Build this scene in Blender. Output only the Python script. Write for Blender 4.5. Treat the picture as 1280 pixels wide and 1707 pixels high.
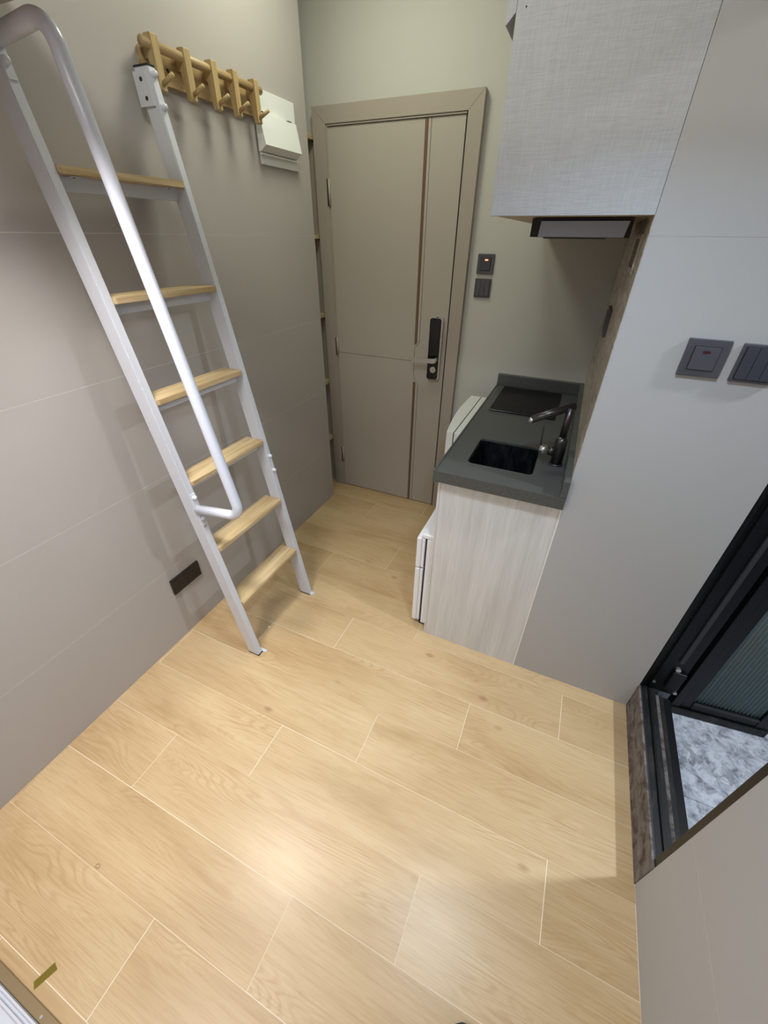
import bpy, bmesh, math, random
from mathutils import Vector, Matrix

for o in list(bpy.data.objects):
    bpy.data.objects.remove(o, do_unlink=True)
scene = bpy.context.scene
COL = scene.collection
random.seed(7)

# ------------------------------------------------------------------ camera
FPX = 668.9
YAW, PITCH, ROLL = 0.41974, -0.60241, 0.01115
CAM = Vector((1.298, 0.0, 1.5))
fw = Vector((-math.sin(YAW)*math.cos(PITCH), math.cos(YAW)*math.cos(PITCH), math.sin(PITCH)))
rt = Vector((math.cos(YAW), math.sin(YAW), 0.0))
up = rt.cross(fw)
cr, sr = math.cos(ROLL), math.sin(ROLL)
rt, up = cr*rt + sr*up, -sr*rt + cr*up
cd = bpy.data.cameras.new('camera')
cd.sensor_fit = 'HORIZONTAL'; cd.sensor_width = 36.0
cd.lens = FPX*36.0/1280.0
cd.clip_start = 0.02; cd.clip_end = 50
cam = bpy.data.objects.new('camera', cd)
COL.objects.link(cam)
cam.matrix_world = Matrix(((rt.x, up.x, -fw.x, CAM.x), (rt.y, up.y, -fw.y, CAM.y),
                           (rt.z, up.z, -fw.z, CAM.z), (0, 0, 0, 1)))
scene.camera = cam

# ------------------------------------------------------------------ view / world
vs = scene.view_settings
vs.view_transform = 'Standard'; vs.look = 'None'; vs.exposure = -0.06; vs.gamma = 1.0
vs.use_curve_mapping = False
w = bpy.data.worlds.new('world'); scene.world = w; w.use_nodes = True
w.node_tree.nodes['Background'].inputs[0].default_value = (0.9, 0.93, 1.0, 1)
w.node_tree.nodes['Background'].inputs[1].default_value = 0.05

# lamp table: position of the light disc, diameter, power, colour
LAMPS = {
    'loft_window': ((0.41, 0.49, 1.868), 0.18, 5.2, (1.0, 0.96, 0.93), 100),
    'loft_rear': ((0.60, -0.50, 1.868), 0.42, 13.5, (1.0, 0.97, 1.0), 160),
    'loft_kitchen': ((1.33, 0.62, 1.868), 0.11, 6.3, (0.68, 0.84, 1.0), 142),
    'entry': ((0.40, 1.62, 2.505), 0.32, 6.2, (0.98, 1.0, 0.80), 180),
    'over_loft': ((0.90, 0.30, 2.505), 0.40, 10.5, (0.97, 1.0, 0.93), 180),
    'bath': ((2.50, 0.97, 2.205), 0.08, 20.0, (0.92, 0.97, 1.0), 180),
}

# ------------------------------------------------------------------ helpers
WL = {}

def lin(c):
    c = c/255.0
    return c/12.92 if c <= 0.04045 else ((c+0.055)/1.055)**2.4

def rgb(r, g, b):
    return (lin(r), lin(g), lin(b), 1.0)

def mat(name, col, rough=0.5, metal=0.0, spec=0.5):
    m = bpy.data.materials.new(name); m.use_nodes = True
    b = m.node_tree.nodes['Principled BSDF']
    b.inputs['Base Color'].default_value = col
    b.inputs['Roughness'].default_value = rough
    b.inputs['Metallic'].default_value = metal
    b.inputs['Specular IOR Level'].default_value = spec
    return m

class NT:
    def __init__(s, m):
        s.t = m.node_tree; s.b = s.t.nodes['Principled BSDF']
    def n(s, kind, **kw):
        nd = s.t.nodes.new(kind)
        for k, v in kw.items():
            setattr(nd, k, v)
        return nd
    def l(s, a, b):
        s.t.links.new(a, b)
    def pos(s, scale=(1, 1, 1), rand=False):
        g = s.n('ShaderNodeNewGeometry')
        out = g.outputs['Position']
        if rand:
            oi = s.n('ShaderNodeObjectInfo')
            mu = s.n('ShaderNodeVectorMath', operation='MULTIPLY')
            cb = s.n('ShaderNodeCombineXYZ')
            for i in range(3):
                s.l(oi.outputs['Random'], cb.inputs[i])
            s.l(cb.outputs[0], mu.inputs[0]); mu.inputs[1].default_value = (37.0, 11.0, 23.0)
            ad = s.n('ShaderNodeVectorMath', operation='ADD')
            s.l(out, ad.inputs[0]); s.l(mu.outputs[0], ad.inputs[1]); out = ad.outputs[0]
        v = s.n('ShaderNodeVectorMath', operation='MULTIPLY')
        s.l(out, v.inputs[0]); v.inputs[1].default_value = scale
        return v.outputs[0]
    def noise(s, vec, scale=1.0, detail=3.0, rough=0.5, dist=0.0):
        nd = s.n('ShaderNodeTexNoise')
        nd.inputs['Scale'].default_value = scale; nd.inputs['Detail'].default_value = detail
        nd.inputs['Roughness'].default_value = rough; nd.inputs['Distortion'].default_value = dist
        s.l(vec, nd.inputs['Vector']); return nd.outputs['Fac']
    def ramp(s, fac, stops):
        r = s.n('ShaderNodeValToRGB'); e = r.color_ramp.elements
        while len(e) < len(stops):
            e.new(0.5)
        for i, (p, c) in enumerate(stops):
            e[i].position = p; e[i].color = c
        s.l(fac, r.inputs[0]); return r.outputs[0]
    def math(s, op, a, b=None):
        m = s.n('ShaderNodeMath', operation=op)
        for i, v in enumerate((a, b)):
            if v is None:
                continue
            if isinstance(v, (int, float)):
                m.inputs[i].default_value = v
            else:
                s.l(v, m.inputs[i])
        return m.outputs[0]
    def mix(s, fac, a, b, mode='MIX'):
        m = s.n('ShaderNodeMix', data_type='RGBA', blend_type=mode)
        for sock, v in ((m.inputs[0], fac), (m.inputs[6], a), (m.inputs[7], b)):
            if isinstance(v, (int, float)):
                sock.default_value = v
            elif isinstance(v, tuple):
                sock.default_value = v
            else:
                s.l(v, sock)
        return m.outputs[2]
    def bump(s, h, strength=0.2, dist=0.002):
        b = s.n('ShaderNodeBump'); b.inputs['Strength'].default_value = strength
        b.inputs['Distance'].default_value = dist
        s.l(h, b.inputs['Height']); s.l(b.outputs[0], s.b.inputs['Normal'])
    def color(s, c):
        s.l(c, s.b.inputs['Base Color'])

def g4(v):
    return (v, v, v, 1.0)

# ------------------------------------------------------------------ materials
def wall_mat(name, c1, c2, rough=0.62):
    m = mat(name, c1, rough, spec=0.3); t = NT(m)
    f = t.noise(t.pos((1, 1, 1)), 2.2, 4, 0.6)
    t.color(t.mix(f, c1, c2))
    fine = t.noise(t.pos((1, 1, 1)), 420, 2, 0.6)
    t.bump(fine, 0.10, 0.0015)
    return m

M = {}
M['wall'] = wall_mat('wall_panel_greige', rgb(177, 172, 168), rgb(171, 166, 162))
M['wall_door'] = wall_mat('wall_paint_greige', rgb(189, 188, 181), rgb(183, 182, 176))
M['wall_face'] = wall_mat('wall_panel_pale', rgb(180, 179, 178), rgb(175, 174, 173))
M['joint'] = mat('joint_white', rgb(215, 208, 200), 0.8)
M['grout'] = mat('floor_grout', rgb(238, 226, 202), 0.8)
M['ceiling'] = mat('ceiling_paint', rgb(205, 200, 190), 0.8)
M['loft'] = mat('loft_board', rgb(190, 178, 172), 0.6)

# oak look floor
m = mat('oak_plank', rgb(205, 168, 118), 0.34, spec=0.5); t = NT(m)
p = t.pos((0.85, 5.6, 1.0), rand=True)
n1 = t.noise(p, 1.0, 2.6, 0.45, 0.7)
ring = t.math('SINE', t.math('MULTIPLY', n1, 250.0))
ring = t.math('ADD', t.math('MULTIPLY', ring, 0.5), 0.5)
fib = t.noise(t.pos((7.0, 210.0, 1.0), rand=True), 1.0, 3, 0.7, 0.2)
blot = t.noise(t.pos((1.1, 4.2, 1.0), rand=True), 1.2, 4, 0.6, 0.4)
base = t.ramp(blot, [(0.30, rgb(180, 152, 110)), (0.48, rgb(197, 170, 129)), (0.70, rgb(207, 183, 143))])
sparse = t.ramp(t.noise(t.pos((1.2, 4.6, 1.0), rand=True), 1.7, 2, 0.5, 0.5), [(0.46, g4(0)), (0.66, g4(1))])
ringf = t.mix(1.0, t.ramp(ring, [(0.45, g4(0)), (1.0, g4(1))]), sparse, 'MULTIPLY')
c = t.mix(t.math('MULTIPLY', ringf, 0.34), base, rgb(164, 126, 82))
c = t.mix(t.math('MULTIPLY', t.ramp(fib, [(0.45, g4(0)), (0.70, g4(1))]), 0.42), c, rgb(168, 133, 88))
vk = t.n('ShaderNodeTexVoronoi'); vk.inputs['Scale'].default_value = 1.0
t.l(t.pos((3.4, 6.4, 1.0), rand=True), vk.inputs['Vector'])
kn = t.ramp(vk.outputs['Distance'], [(0.02, g4(1)), (0.085, g4(0))])
c = t.mix(t.math('MULTIPLY', kn, 0.55), c, rgb(140, 102, 64))
t.color(c)
t.bump(fib, 0.05, 0.001)
M['oak'] = m

# light pine (ladder treads, hooks)
def wood_mat(name, a, b, ax, rough=0.45):
    m = mat(name, a, rough, spec=0.4); t = NT(m)
    s = [60.0, 60.0, 60.0]; s['xyz'.index(ax)] = 3.0
    f = t.noise(t.pos(tuple(s), rand=True), 1.0, 3, 0.6, 0.4)
    s2 = [200.0, 200.0, 200.0]; s2['xyz'.index(ax)] = 6.0
    f2 = t.noise(t.pos(tuple(s2), rand=True), 1.0, 2, 0.6)
    c = t.ramp(f, [(0.36, a), (0.62, b)])
    c = t.mix(t.math('MULTIPLY', t.ramp(f2, [(0.45, g4(0)), (0.7, g4(1))]), 0.35), c, b)
    t.color(c); t.bump(f2, 0.05, 0.001)
    return m
M['pine_y'] = wood_mat('pine_tread', rgb(210, 189, 151), rgb(182, 155, 112), 'y')
M['pine_edge'] = wood_mat('pine_rack_board', rgb(190, 166, 122), rgb(162, 134, 92), 'y')
M['pine_z'] = wood_mat('pine_peg', rgb(190, 168, 124), rgb(172, 146, 102), 'z')
M['white_metal'] = mat('white_powder_coat', rgb(205, 208, 216), 0.36, 0.0, 0.5)
M['white_gloss'] = mat('white_gloss_tube', rgb(214, 219, 232), 0.2, 0.0, 0.5)
M['white_plastic'] = mat('white_plastic', rgb(228, 230, 228), 0.4)
M['fridge'] = mat('fridge_white', rgb(232, 234, 240), 0.3)
M['washer'] = mat('washer_white', rgb(226, 228, 222), 0.32)
M['gasket'] = mat('black_gasket', rgb(40, 42, 46), 0.6)
M['black_rubber'] = mat('black_rubber', rgb(22, 22, 24), 0.55)
M['black_gloss'] = mat('black_gloss', rgb(9, 9, 11), 0.16)
M['black_alu'] = mat('black_aluminium', rgb(11, 12, 15), 0.4, 0.0, 0.35)
M['grey_alu'] = mat('grey_aluminium_strip', rgb(60, 62, 68), 0.45, 0.3)
M['silver'] = mat('brushed_silver', rgb(158, 168, 184), 0.38, 0.25)
M['chrome'] = mat('satin_chrome', rgb(205, 203, 200), 0.28, 0.9)
M['gunmetal'] = mat('gunmetal_tap', rgb(84, 82, 82), 0.34, 0.85)
M['door'] = wall_mat('door_laminate', rgb(170, 163, 152), rgb(165, 158, 148), 0.5)
M['frame'] = wall_mat('door_frame_laminate', rgb(163, 154, 143), rgb(158, 149, 139), 0.45)
M['bronze'] = mat('bronze_inlay', rgb(104, 80, 64), 0.4, 0.15)
M['groove'] = mat('groove_dark', rgb(52, 45, 40), 0.8)
M['switch'] = mat('switch_grey', rgb(74, 74, 80), 0.45)
M['switch_dark'] = mat('switch_slate', rgb(58, 60, 70), 0.42)
M['socket'] = mat('socket_black_brown', rgb(34, 28, 26), 0.4)
M['hole'] = mat('hole_black', rgb(8, 8, 8), 0.7)
M['glow_red'] = mat('indicator_red', rgb(70, 16, 14), 0.3)
m = mat('indicator_lit', rgb(255, 150, 110), 0.4)
m.node_tree.nodes['Principled BSDF'].inputs['Emission Color'].default_value = rgb(255, 140, 95)
m.node_tree.nodes['Principled BSDF'].inputs['Emission Strength'].default_value = 2.2
M['glow'] = m

# linen laminate of the wall cabinet
m = mat('linen_laminate', rgb(205, 205, 206), 0.55, spec=0.35); t = NT(m)
a = t.noise(t.pos((30, 30, 700)), 1.0, 3, 0.6)
b = t.noise(t.pos((700, 700, 26)), 1.0, 3, 0.6)
big = t.noise(t.pos((22, 22, 5)), 1.0, 3, 0.5)
f = t.math('MULTIPLY', t.math('ADD', a, b), 0.5)
c = t.ramp(f, [(0.36, rgb(170, 172, 176)), (0.64, rgb(192, 194, 197))])
c = t.mix(t.ramp(big, [(0.35, g4(0.0)), (0.7, g4(0.35))]), c, rgb(172, 174, 178))
t.color(c); t.bump(f, 0.10, 0.001)
M['linen'] = m
# pale ash laminate of the base cabinet
m = mat('ash_laminate', rgb(214, 208, 200), 0.5, spec=0.35); t = NT(m)
a = t.noise(t.pos((46, 46, 1.6)), 1.0, 4, 0.6, 0.3)
b = t.noise(t.pos((260, 260, 9)), 1.0, 2, 0.6)
c = t.ramp(a, [(0.30, rgb(198, 198, 196)), (0.66, rgb(217, 217, 215))])
c = t.mix(t.math('MULTIPLY', t.ramp(b, [(0.42, g4(0)), (0.7, g4(1))]), 0.3), c, rgb(184, 183, 181))
t.color(c); t.bump(b, 0.06, 0.001)
M['ash'] = m
M['ash_shelf'] = wood_mat('shelf_board', rgb(196, 178, 148), rgb(178, 158, 126), 'x')
# speckled quartz worktop
m = mat('grey_quartz', rgb(78, 82, 84), 0.34, spec=0.45); t = NT(m)
sp = t.noise(t.pos((1, 1, 1)), 520, 2, 0.7)
c = t.ramp(sp, [(0.32, rgb(60, 62, 60)), (0.55, rgb(78, 80, 78)), (0.74, rgb(106, 108, 106))])
t.color(c)
M['quartz'] = m
m = mat('black_nano_sink', rgb(24, 26, 32), 0.34, 0.5); t = NT(m)
dr = t.noise(t.pos((40, 40, 9)), 1.0, 4, 0.6, 0.6)
t.color(t.ramp(dr, [(0.42, rgb(20, 22, 28)), (0.72, rgb(58, 60, 66))]))
M['sink'] = m
M['hob'] = mat('hob_glass', rgb(13, 13, 16), 0.3, 0.0, 0.10)
# stone look splashback
m = mat('stone_splashback', rgb(150, 140, 126), 0.5, spec=0.35); t = NT(m)
a = t.noise(t.pos((1.2, 1.2, 5)), 5.0, 6, 0.65, 1.6)
t.color(t.ramp(a, [(0.33, rgb(140, 132, 120)), (0.5, rgb(182, 173, 160)), (0.62, rgb(200, 193, 180)), (0.74, rgb(158, 150, 138))]))
M['stone'] = m
# bathroom marble tile
m = mat('marble_tile', rgb(205, 208, 216), 0.3); t = NT(m)
a = t.noise(t.pos((1, 1, 1)), 24, 7, 0.72, 0.5)
vo = t.n('ShaderNodeTexVoronoi'); vo.inputs['Scale'].default_value = 48
t.l(t.pos((1, 1, 1)), vo.inputs['Vector'])
c = t.ramp(a, [(0.36, rgb(112, 116, 126)), (0.46, rgb(172, 176, 188)), (0.58, rgb(208, 212, 222)), (0.72, rgb(164, 168, 180))])
sel = t.math('LESS_THAN', t.n('ShaderNodeSeparateColor').outputs[0], 0.0)
sc = t.n('ShaderNodeSeparateColor'); t.l(vo.outputs['Color'], sc.inputs[0])
sp = t.mix(1.0, t.ramp(sc.outputs[0], [(0.70, g4(0)), (0.8, g4(1))]), t.ramp(t.noise(t.pos((1, 1, 1)), 7, 2), [(0.45, g4(0)), (0.6, g4(1))]), 'MULTIPLY')
c = t.mix(t.math('MULTIPLY', sp, 0.6), c, rgb(118, 120, 128))
t.color(c)
M['marble'] = m
M['bath_wall'] = mat('bath_wall_tile', rgb(150, 160, 166), 0.4)
# weathered sill
m = mat('sill_brown', rgb(96, 82, 72), 0.6, spec=0.3); t = NT(m)
a = t.noise(t.pos((1, 1, 1)), 22, 5, 0.65, 0.8)
t.color(t.ramp(a, [(0.38, rgb(70, 60, 56)), (0.50, rgb(108, 101, 98)), (0.66, rgb(128, 123, 120))]))
M['sill'] = m
m = mat('track_worn', rgb(40, 38, 38), 0.5, 0.2); t = NT(m)
a = t.noise(t.pos((30, 8, 8)), 1.0, 5, 0.65, 0.6)
t.color(t.ramp(a, [(0.48, rgb(12, 13, 16)), (0.64, rgb(44, 39, 36)), (0.76, rgb(88, 76, 66))]))
M['track'] = m
# ribbed glass
m = mat('ribbed_glass', rgb(150, 170, 170), 0.22, 0.0, 0.5)
m.node_tree.nodes['Principled BSDF'].inputs['Transmission Weight'].default_value = 0.35
m.node_tree.nodes['Principled BSDF'].inputs['IOR'].default_value = 1.35
M['glass'] = m
M['tape'] = mat('gold_tape', rgb(126, 112, 36), 0.3, 0.45)
M['threshold'] = mat('bronze_threshold', rgb(138, 118, 86), 0.45, 0.2)
M['crumb'] = mat('white_crumb', rgb(235, 232, 225), 0.7)
M['leather'] = mat('black_shoe', rgb(20, 19, 19), 0.5)
M['lamp_trim'] = mat('lamp_trim_white', rgb(235, 235, 235), 0.5)

def emis(name, col, s):
    m = mat(name, (col[0], col[1], col[2], 1), 0.5)
    b = m.node_tree.nodes['Principled BSDF']
    b.inputs['Emission Color'].default_value = (col[0], col[1], col[2], 1)
    b.inputs['Emission Strength'].default_value = s
    return m

# ------------------------------------------------------------------ geometry helpers
def obj(name, bm, material, parent=None, smooth=False, center=True):
    me = bpy.data.meshes.new(name)
    bmesh.ops.recalc_face_normals(bm, faces=bm.faces[:])
    cx = Vector((0, 0, 0))
    if center and len(bm.verts):
        lo = Vector((min(v.co[i] for v in bm.verts) for i in range(3)))
        hi = Vector((max(v.co[i] for v in bm.verts) for i in range(3)))
        cx = (lo+hi)/2
        if parent is None:
            cx.z = lo.z
        bmesh.ops.translate(bm, verts=bm.verts[:], vec=-cx)
    bm.to_mesh(me); bm.free()
    if smooth:
        for pgn in me.polygons:
            pgn.use_smooth = True
    mats = material if isinstance(material, list) else [material]
    for mm in mats:
        me.materials.append(M[mm] if isinstance(mm, str) else mm)
    o = bpy.data.objects.new(name, me); COL.objects.link(o)
    WL[o] = cx.copy()
    if parent:
        o.parent = parent; o.location = cx - WL[parent]
    else:
        o.location = cx
    return o

def dup(src, parent, offset):
    """copy of a part, shared mesh, shifted in the world by offset"""
    c = src.copy(); COL.objects.link(c)
    WL[c] = WL[src] + Vector(offset)
    c.parent = parent
    c.location = WL[c] - (WL[parent] if parent else Vector((0, 0, 0)))
    return c

def empty(name, loc):
    o = bpy.data.objects.new(name, None); o.empty_display_size = 0.05
    COL.objects.link(o); o.location = loc; WL[o] = Vector(loc)
    return o

def tag(o, label, cat=None, group=None, kind=None):
    o['label'] = label
    if cat:
        o['category'] = cat
    if group:
        o['group'] = group
    if kind:
        o['kind'] = kind
    return o

def thing(name, loc, label, cat, group=None, kind=None):
    return tag(empty(name, loc), label, cat, group, kind)

def B():
    return bmesh.new()

def box(bm, x0, x1, y0, y1, z0, z1, bev=0.0, seg=2):
    vs_ = [bm.verts.new(c) for c in ((x0, y0, z0), (x1, y0, z0), (x1, y1, z0), (x0, y1, z0),
                                     (x0, y0, z1), (x1, y0, z1), (x1, y1, z1), (x0, y1, z1))]
    fs = [bm.faces.new([vs_[i] for i in f]) for f in
          ((0, 3, 2, 1), (4, 5, 6, 7), (0, 1, 5, 4), (1, 2, 6, 5), (2, 3, 7, 6), (3, 0, 4, 7))]
    if bev > 0:
        es = set(e for f in fs for e in f.edges)
        bmesh.ops.bevel(bm, geom=list(es), offset=bev, segments=seg, profile=0.5, affect='EDGES')
    return bm

def bx(*a, **k):
    return box(B(), *a, **k)

def prism(bm, poly, axis, a, b):
    """poly: 2-D points in the plane across axis; extruded from a to b along axis"""
    def P3(u, v, wv):
        return {'x': (wv, u, v), 'y': (u, wv, v), 'z': (u, v, wv)}[axis]
    lo = [bm.verts.new(P3(u, v, a)) for u, v in poly]
    hi = [bm.verts.new(P3(u, v, b)) for u, v in poly]
    n = len(poly)
    bm.faces.new(lo); bm.faces.new(list(reversed(hi)))
    for i in range(n):
        bm.faces.new((lo[i], lo[(i+1) % n], hi[(i+1) % n], hi[i]))
    return bm

def cyl(bm, p0, p1, r0, r1=None, seg=20, cap=True):
    r1 = r0 if r1 is None else r1
    p0 = Vector(p0); p1 = Vector(p1); d = (p1-p0).normalized()
    a = d.orthogonal().normalized(); b = d.cross(a)
    r_lo, r_hi = [], []
    for i in range(seg):
        t_ = 2*math.pi*i/seg; v = a*math.cos(t_)+b*math.sin(t_)
        r_lo.append(bm.verts.new(p0+v*r0)); r_hi.append(bm.verts.new(p1+v*r1))
    for i in range(seg):
        bm.faces.new((r_lo[i], r_lo[(i+1) % seg], r_hi[(i+1) % seg], r_hi[i]))
    if cap:
        bm.faces.new(list(reversed(r_lo))); bm.faces.new(r_hi)
    return bm

def tube(bm, pts, r, seg=18):
    pts = [Vector(p_) for p_ in pts]
    rings = []; prev = None
    for i, p_ in enumerate(pts):
        d = ((pts[min(i+1, len(pts)-1)]-p_).normalized()+(p_-pts[max(i-1, 0)]).normalized()).normalized()
        a = d.orthogonal().normalized() if prev is None else (prev-d*prev.dot(d)).normalized()
        prev = a; b = d.cross(a)
        rings.append([bm.verts.new(p_+(a*math.cos(2*math.pi*k/seg)+b*math.sin(2*math.pi*k/seg))*r) for k in range(seg)])
    for i in range(len(rings)-1):
        for k in range(seg):
            bm.faces.new((rings[i][k], rings[i][(k+1) % seg], rings[i+1][(k+1) % seg], rings[i+1][k]))
    bm.faces.new(list(reversed(rings[0]))); bm.faces.new(rings[-1])
    return bm

def fillet(p0, p1, p2, rad, n=8):
    p0, p1, p2 = Vector(p0), Vector(p1), Vector(p2)
    a = (p0-p1).normalized(); b = (p2-p1).normalized()
    ang = a.angle(b); dd = rad/math.tan(ang/2)
    c = p1+(a+b).normalized()*(rad/math.sin(ang/2))
    s0 = p1+a*dd; s1 = p1+b*dd
    u = (s0-c).normalized(); v = (s1-c).normalized(); tot = u.angle(v)
    out = []
    for i in range(n+1):
        t_ = i/n
        out.append(c+(u*math.sin((1-t_)*tot)+v*math.sin(t_*tot))/math.sin(tot)*rad)
    return out

def rrect(x0, x1, y0, y1, r, n=5):
    pts = []
    for cx, cy, a0 in ((x1-r, y1-r, 0), (x0+r, y1-r, 90), (x0+r, y0+r, 180), (x1-r, y0+r, 270)):
        for i in range(n+1):
            t_ = math.radians(a0+90*i/n)
            pts.append((cx+r*math.cos(t_), cy+r*math.sin(t_)))
    return pts

def lamp(key, name, label, thing_parent=None):
    loc, dia, power, col, spread = LAMPS[key]
    x, y, z = loc
    t_ = thing(name, (x, y, z+0.022), label, 'ceiling light')
    bm = B(); R = dia/2
    seg = 32
    prof = [(R*1.02, z-0.004), (R*1.28, z+0.000), (R*1.35, z+0.012), (R*1.35, z+0.022), (R*1.02, z+0.022)]
    rings = [[bm.verts.new((x+r*math.cos(2*math.pi*k/seg), y+r*math.sin(2*math.pi*k/seg), zz)) for k in range(seg)] for r, zz in prof]
    for i in range(len(prof)):
        A_, B_ = rings[i], rings[(i+1) % len(prof)]
        for k in range(seg):
            bm.faces.new((A_[k], A_[(k+1) % seg], B_[(k+1) % seg], B_[k]))
    obj('trim_ring', bm, 'lamp_trim', t_, True)
    obj('diffuser', cyl(B(), (x, y, z+0.010), (x, y, z+0.016), R*1.01, seg=32), emis(name+'_glow', col, 6.0), t_)
    ld = bpy.data.lights.new(name+'_light', 'AREA'); ld.shape = 'DISK'; ld.size = dia
    ld.energy = power; ld.color = col
    ld.spread = math.radians(spread)
    lo = bpy.data.objects.new(name+'_light', ld); COL.objects.link(lo)
    lo.parent = t_; lo.location = (0, 0, -0.030)
    return t_

# ================================================================== STRUCTURE
XR, YR, YD, YW, XK = 1.815, 1.182, 2.230, 2.036, 1.383
CEIL = 2.53
PL = 0.1875           # plank row pitch

def struct(name, bm, m_, label, cat, **k):
    return tag(obj(name, bm, m_, **k), label, cat, kind='structure')

# floor with planks
floor = struct('floor', bx(-0.36, XR+0.01, -1.25, YD+0.02, -0.06, -0.0004), 'grout',
               'light oak plank floor of the small room', 'floor')
off = {0: 0.951, 1: 0.318, 2: 0.645}
G = 0.0008
for k in range(-7, 12):
    ya, yb = k*PL-0.003, (k+1)*PL-0.003
    ya2, yb2 = max(ya, -1.25), min(yb, YD+0.015)
    if yb2-ya2 < 0.02:
        continue
    xs = sorted(set([-0.35, XR] + [off[k % 3]+0.9395*j for j in range(-3, 4) if -0.33 < off[k % 3]+0.9395*j < XR-0.02]))
    for i in range(len(xs)-1):
        g_ = G*random.choice((0.5, 1.0, 1.4))
        h1, h2 = (random.choice((0.3, 0.6, 1.0))*G for _ in range(2))
        bm = bx(xs[i]+g_, xs[i+1]-g_, ya2+h1, yb2-h2, -0.009, 0.0)
        obj('plank', bm, 'oak', floor)

# left wall, clad in wide panels
wl = struct('wall_left', bx(-0.37, -0.0004, -1.25, YW-0.002, -0.05, CEIL), 'joint',
            'greige panelled wall behind the white ladder', 'wall')
seams = [0.0, 0.365, 0.741, 1.123, 1.499, CEIL]
for i in range(5):
    for (a, b) in ((-1.25, YW),):
        g1 = 0.0008
        obj('panel', bx(-0.006, 0.0, a+(g1 if a > -1 else 0), b-(g1 if b < 1 else 0), seams[i]+g1, seams[i+1]-g1), 'wall', wl)
struct('wall_niche', bx(-0.50, -0.36, YW-0.1, YD+0.12, 0.0, CEIL), 'wall_door', 'rear of the narrow shelf niche beside the door', 'wall')
obj('niche_lining', bx(-0.36, -0.0715, YD-0.006, YD-0.0005, 0.0, 1.893), 'frame', bpy.data.objects['wall_niche'])
# back wall with entry door
struct('wall_back', bx(-0.50, XK+0.02, YD, YD+0.12, -0.05, CEIL), 'wall_door',
       'greige painted wall holding the entry door', 'wall')
# block between kitchen alcove and bathroom : its front face carries the two grey switches
wk = struct('wall_kitchen', bx(XK+0.003, XR-0.001, YR+0.0003, YD+0.12, -0.05, CEIL), 'wall_face',
            'pale wall carrying two grey switches beside the kitchen', 'wall')
obj('panel', bx(XK, XR, YR, YR+0.008, 0.0, 1.5045), 'wall_face', wk)
obj('panel', bx(XK, XR, YR, YR+0.008, 1.5052, CEIL), 'wall_face', wk)
sb = obj('splashback', bx(XK-0.001, XK+0.004, YR+0.006, YD, 0.80, 1.56), 'stone', wk)
sb['label'] = 'grey brown stone look splashback beside the worktop'
obj('side_lining', bx(XK, XK+0.004, YR+0.008, YD, 0.0, 0.80), 'wall_face', wk)
struct('wall_bathroom_side', bx(XR, 1.93, 1.285, YD+0.12, -0.05, CEIL), 'bath_wall', 'hidden return wall behind the bathroom door jamb', 'wall')
# near right wall (between camera and bathroom opening)
wr = struct('wall_right', bx(XR+0.0004, 1.93, -1.25, 0.598, -0.05, CEIL), 'joint',
            'beige wall at the lower right beside the bathroom opening', 'wall')
for i in range(5):
    obj('panel', bx(XR, XR+0.012, -1.25, 0.605, seams[i]+0.0006, seams[i+1]-0.0006), 'wall_face', wr)
obj('reveal', bx(XR+0.004, 1.93, 0.598, 0.605, 0.0, CEIL), 'wall_face', wr)
struct('trim_lintel', bx(XR, 1.93, 0.605, 1.285, 2.02, CEIL), 'wall_face', 'wall above the bathroom opening', 'wall')
struct('wall_front', bx(-0.37, 1.93, -1.37, -1.25, -0.05, CEIL), 'wall', 'wall behind the viewer', 'wall')
struct('ceiling', bx(-0.50, 1.93, -1.37, YD+0.12, CEIL, CEIL+0.1), 'ceiling', 'pale ceiling over the entry', 'ceiling')
lf = struct('loft_platform', bx(0.002, XR-0.002, -1.24, 0.845, 1.892, 1.95), 'loft',
            'underside edge of the loft platform in the top left corner', 'loft')

# bathroom shell
fb = struct('floor_bathroom', bx(1.90, 3.0, 0.2, 1.9, -0.06, -0.002), 'gasket', 'grey and white marble tile floor of the bathroom', 'floor')
for (x0, x1) in ((1.91, 2.51), (2.51, 3.0)):
    for (y0, y1) in ((0.2, 0.317), (0.317, 0.917), (0.917, 1.517), (1.517, 1.9)):
        obj('tile', bx(x0+0.0008, x1-0.0008, y0+0.0008, y1-0.0008, -0.012, 0.0), 'marble', fb)
struct('wall_bathroom_far', bx(2.95, 3.05, 0.1, 2.0, 0, 2.3), 'bath_wall', 'far bathroom wall', 'wall')
struct('wall_bathroom_back', bx(1.93, 2.95, 1.9, 2.0, 0, 2.3), 'bath_wall', 'bathroom wall behind the ribbed glass', 'wall')
struct('wall_bathroom_front', bx(1.93, 2.95, 0.1, 0.2, 0, 2.3), 'bath_wall', 'bathroom wall nearest the viewer', 'wall')
struct('ceiling_bathroom', bx(1.93, 3.05, 0.1, 2.0, 2.23, 2.3), 'ceiling', 'bathroom ceiling', 'ceiling')

# ================================================================== ENTRY DOOR
d1 = tag(empty('door_1', (0.33, YD, 0)), 'greige entry door with bronze inlay strips and black smart lock', 'door', kind='structure')
D0, D1, DH = 0.004, 0.668, 1.917
obj('backing', bx(D0-0.004, D1+0.004, YD-0.008, YD-0.001, 0.0, DH+0.004), 'groove', d1)
yf, yb_ = YD-0.024, YD-0.008
s_, q_ = 0.0011, 0.0011
bz = 0.921   # horizontal groove
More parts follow.
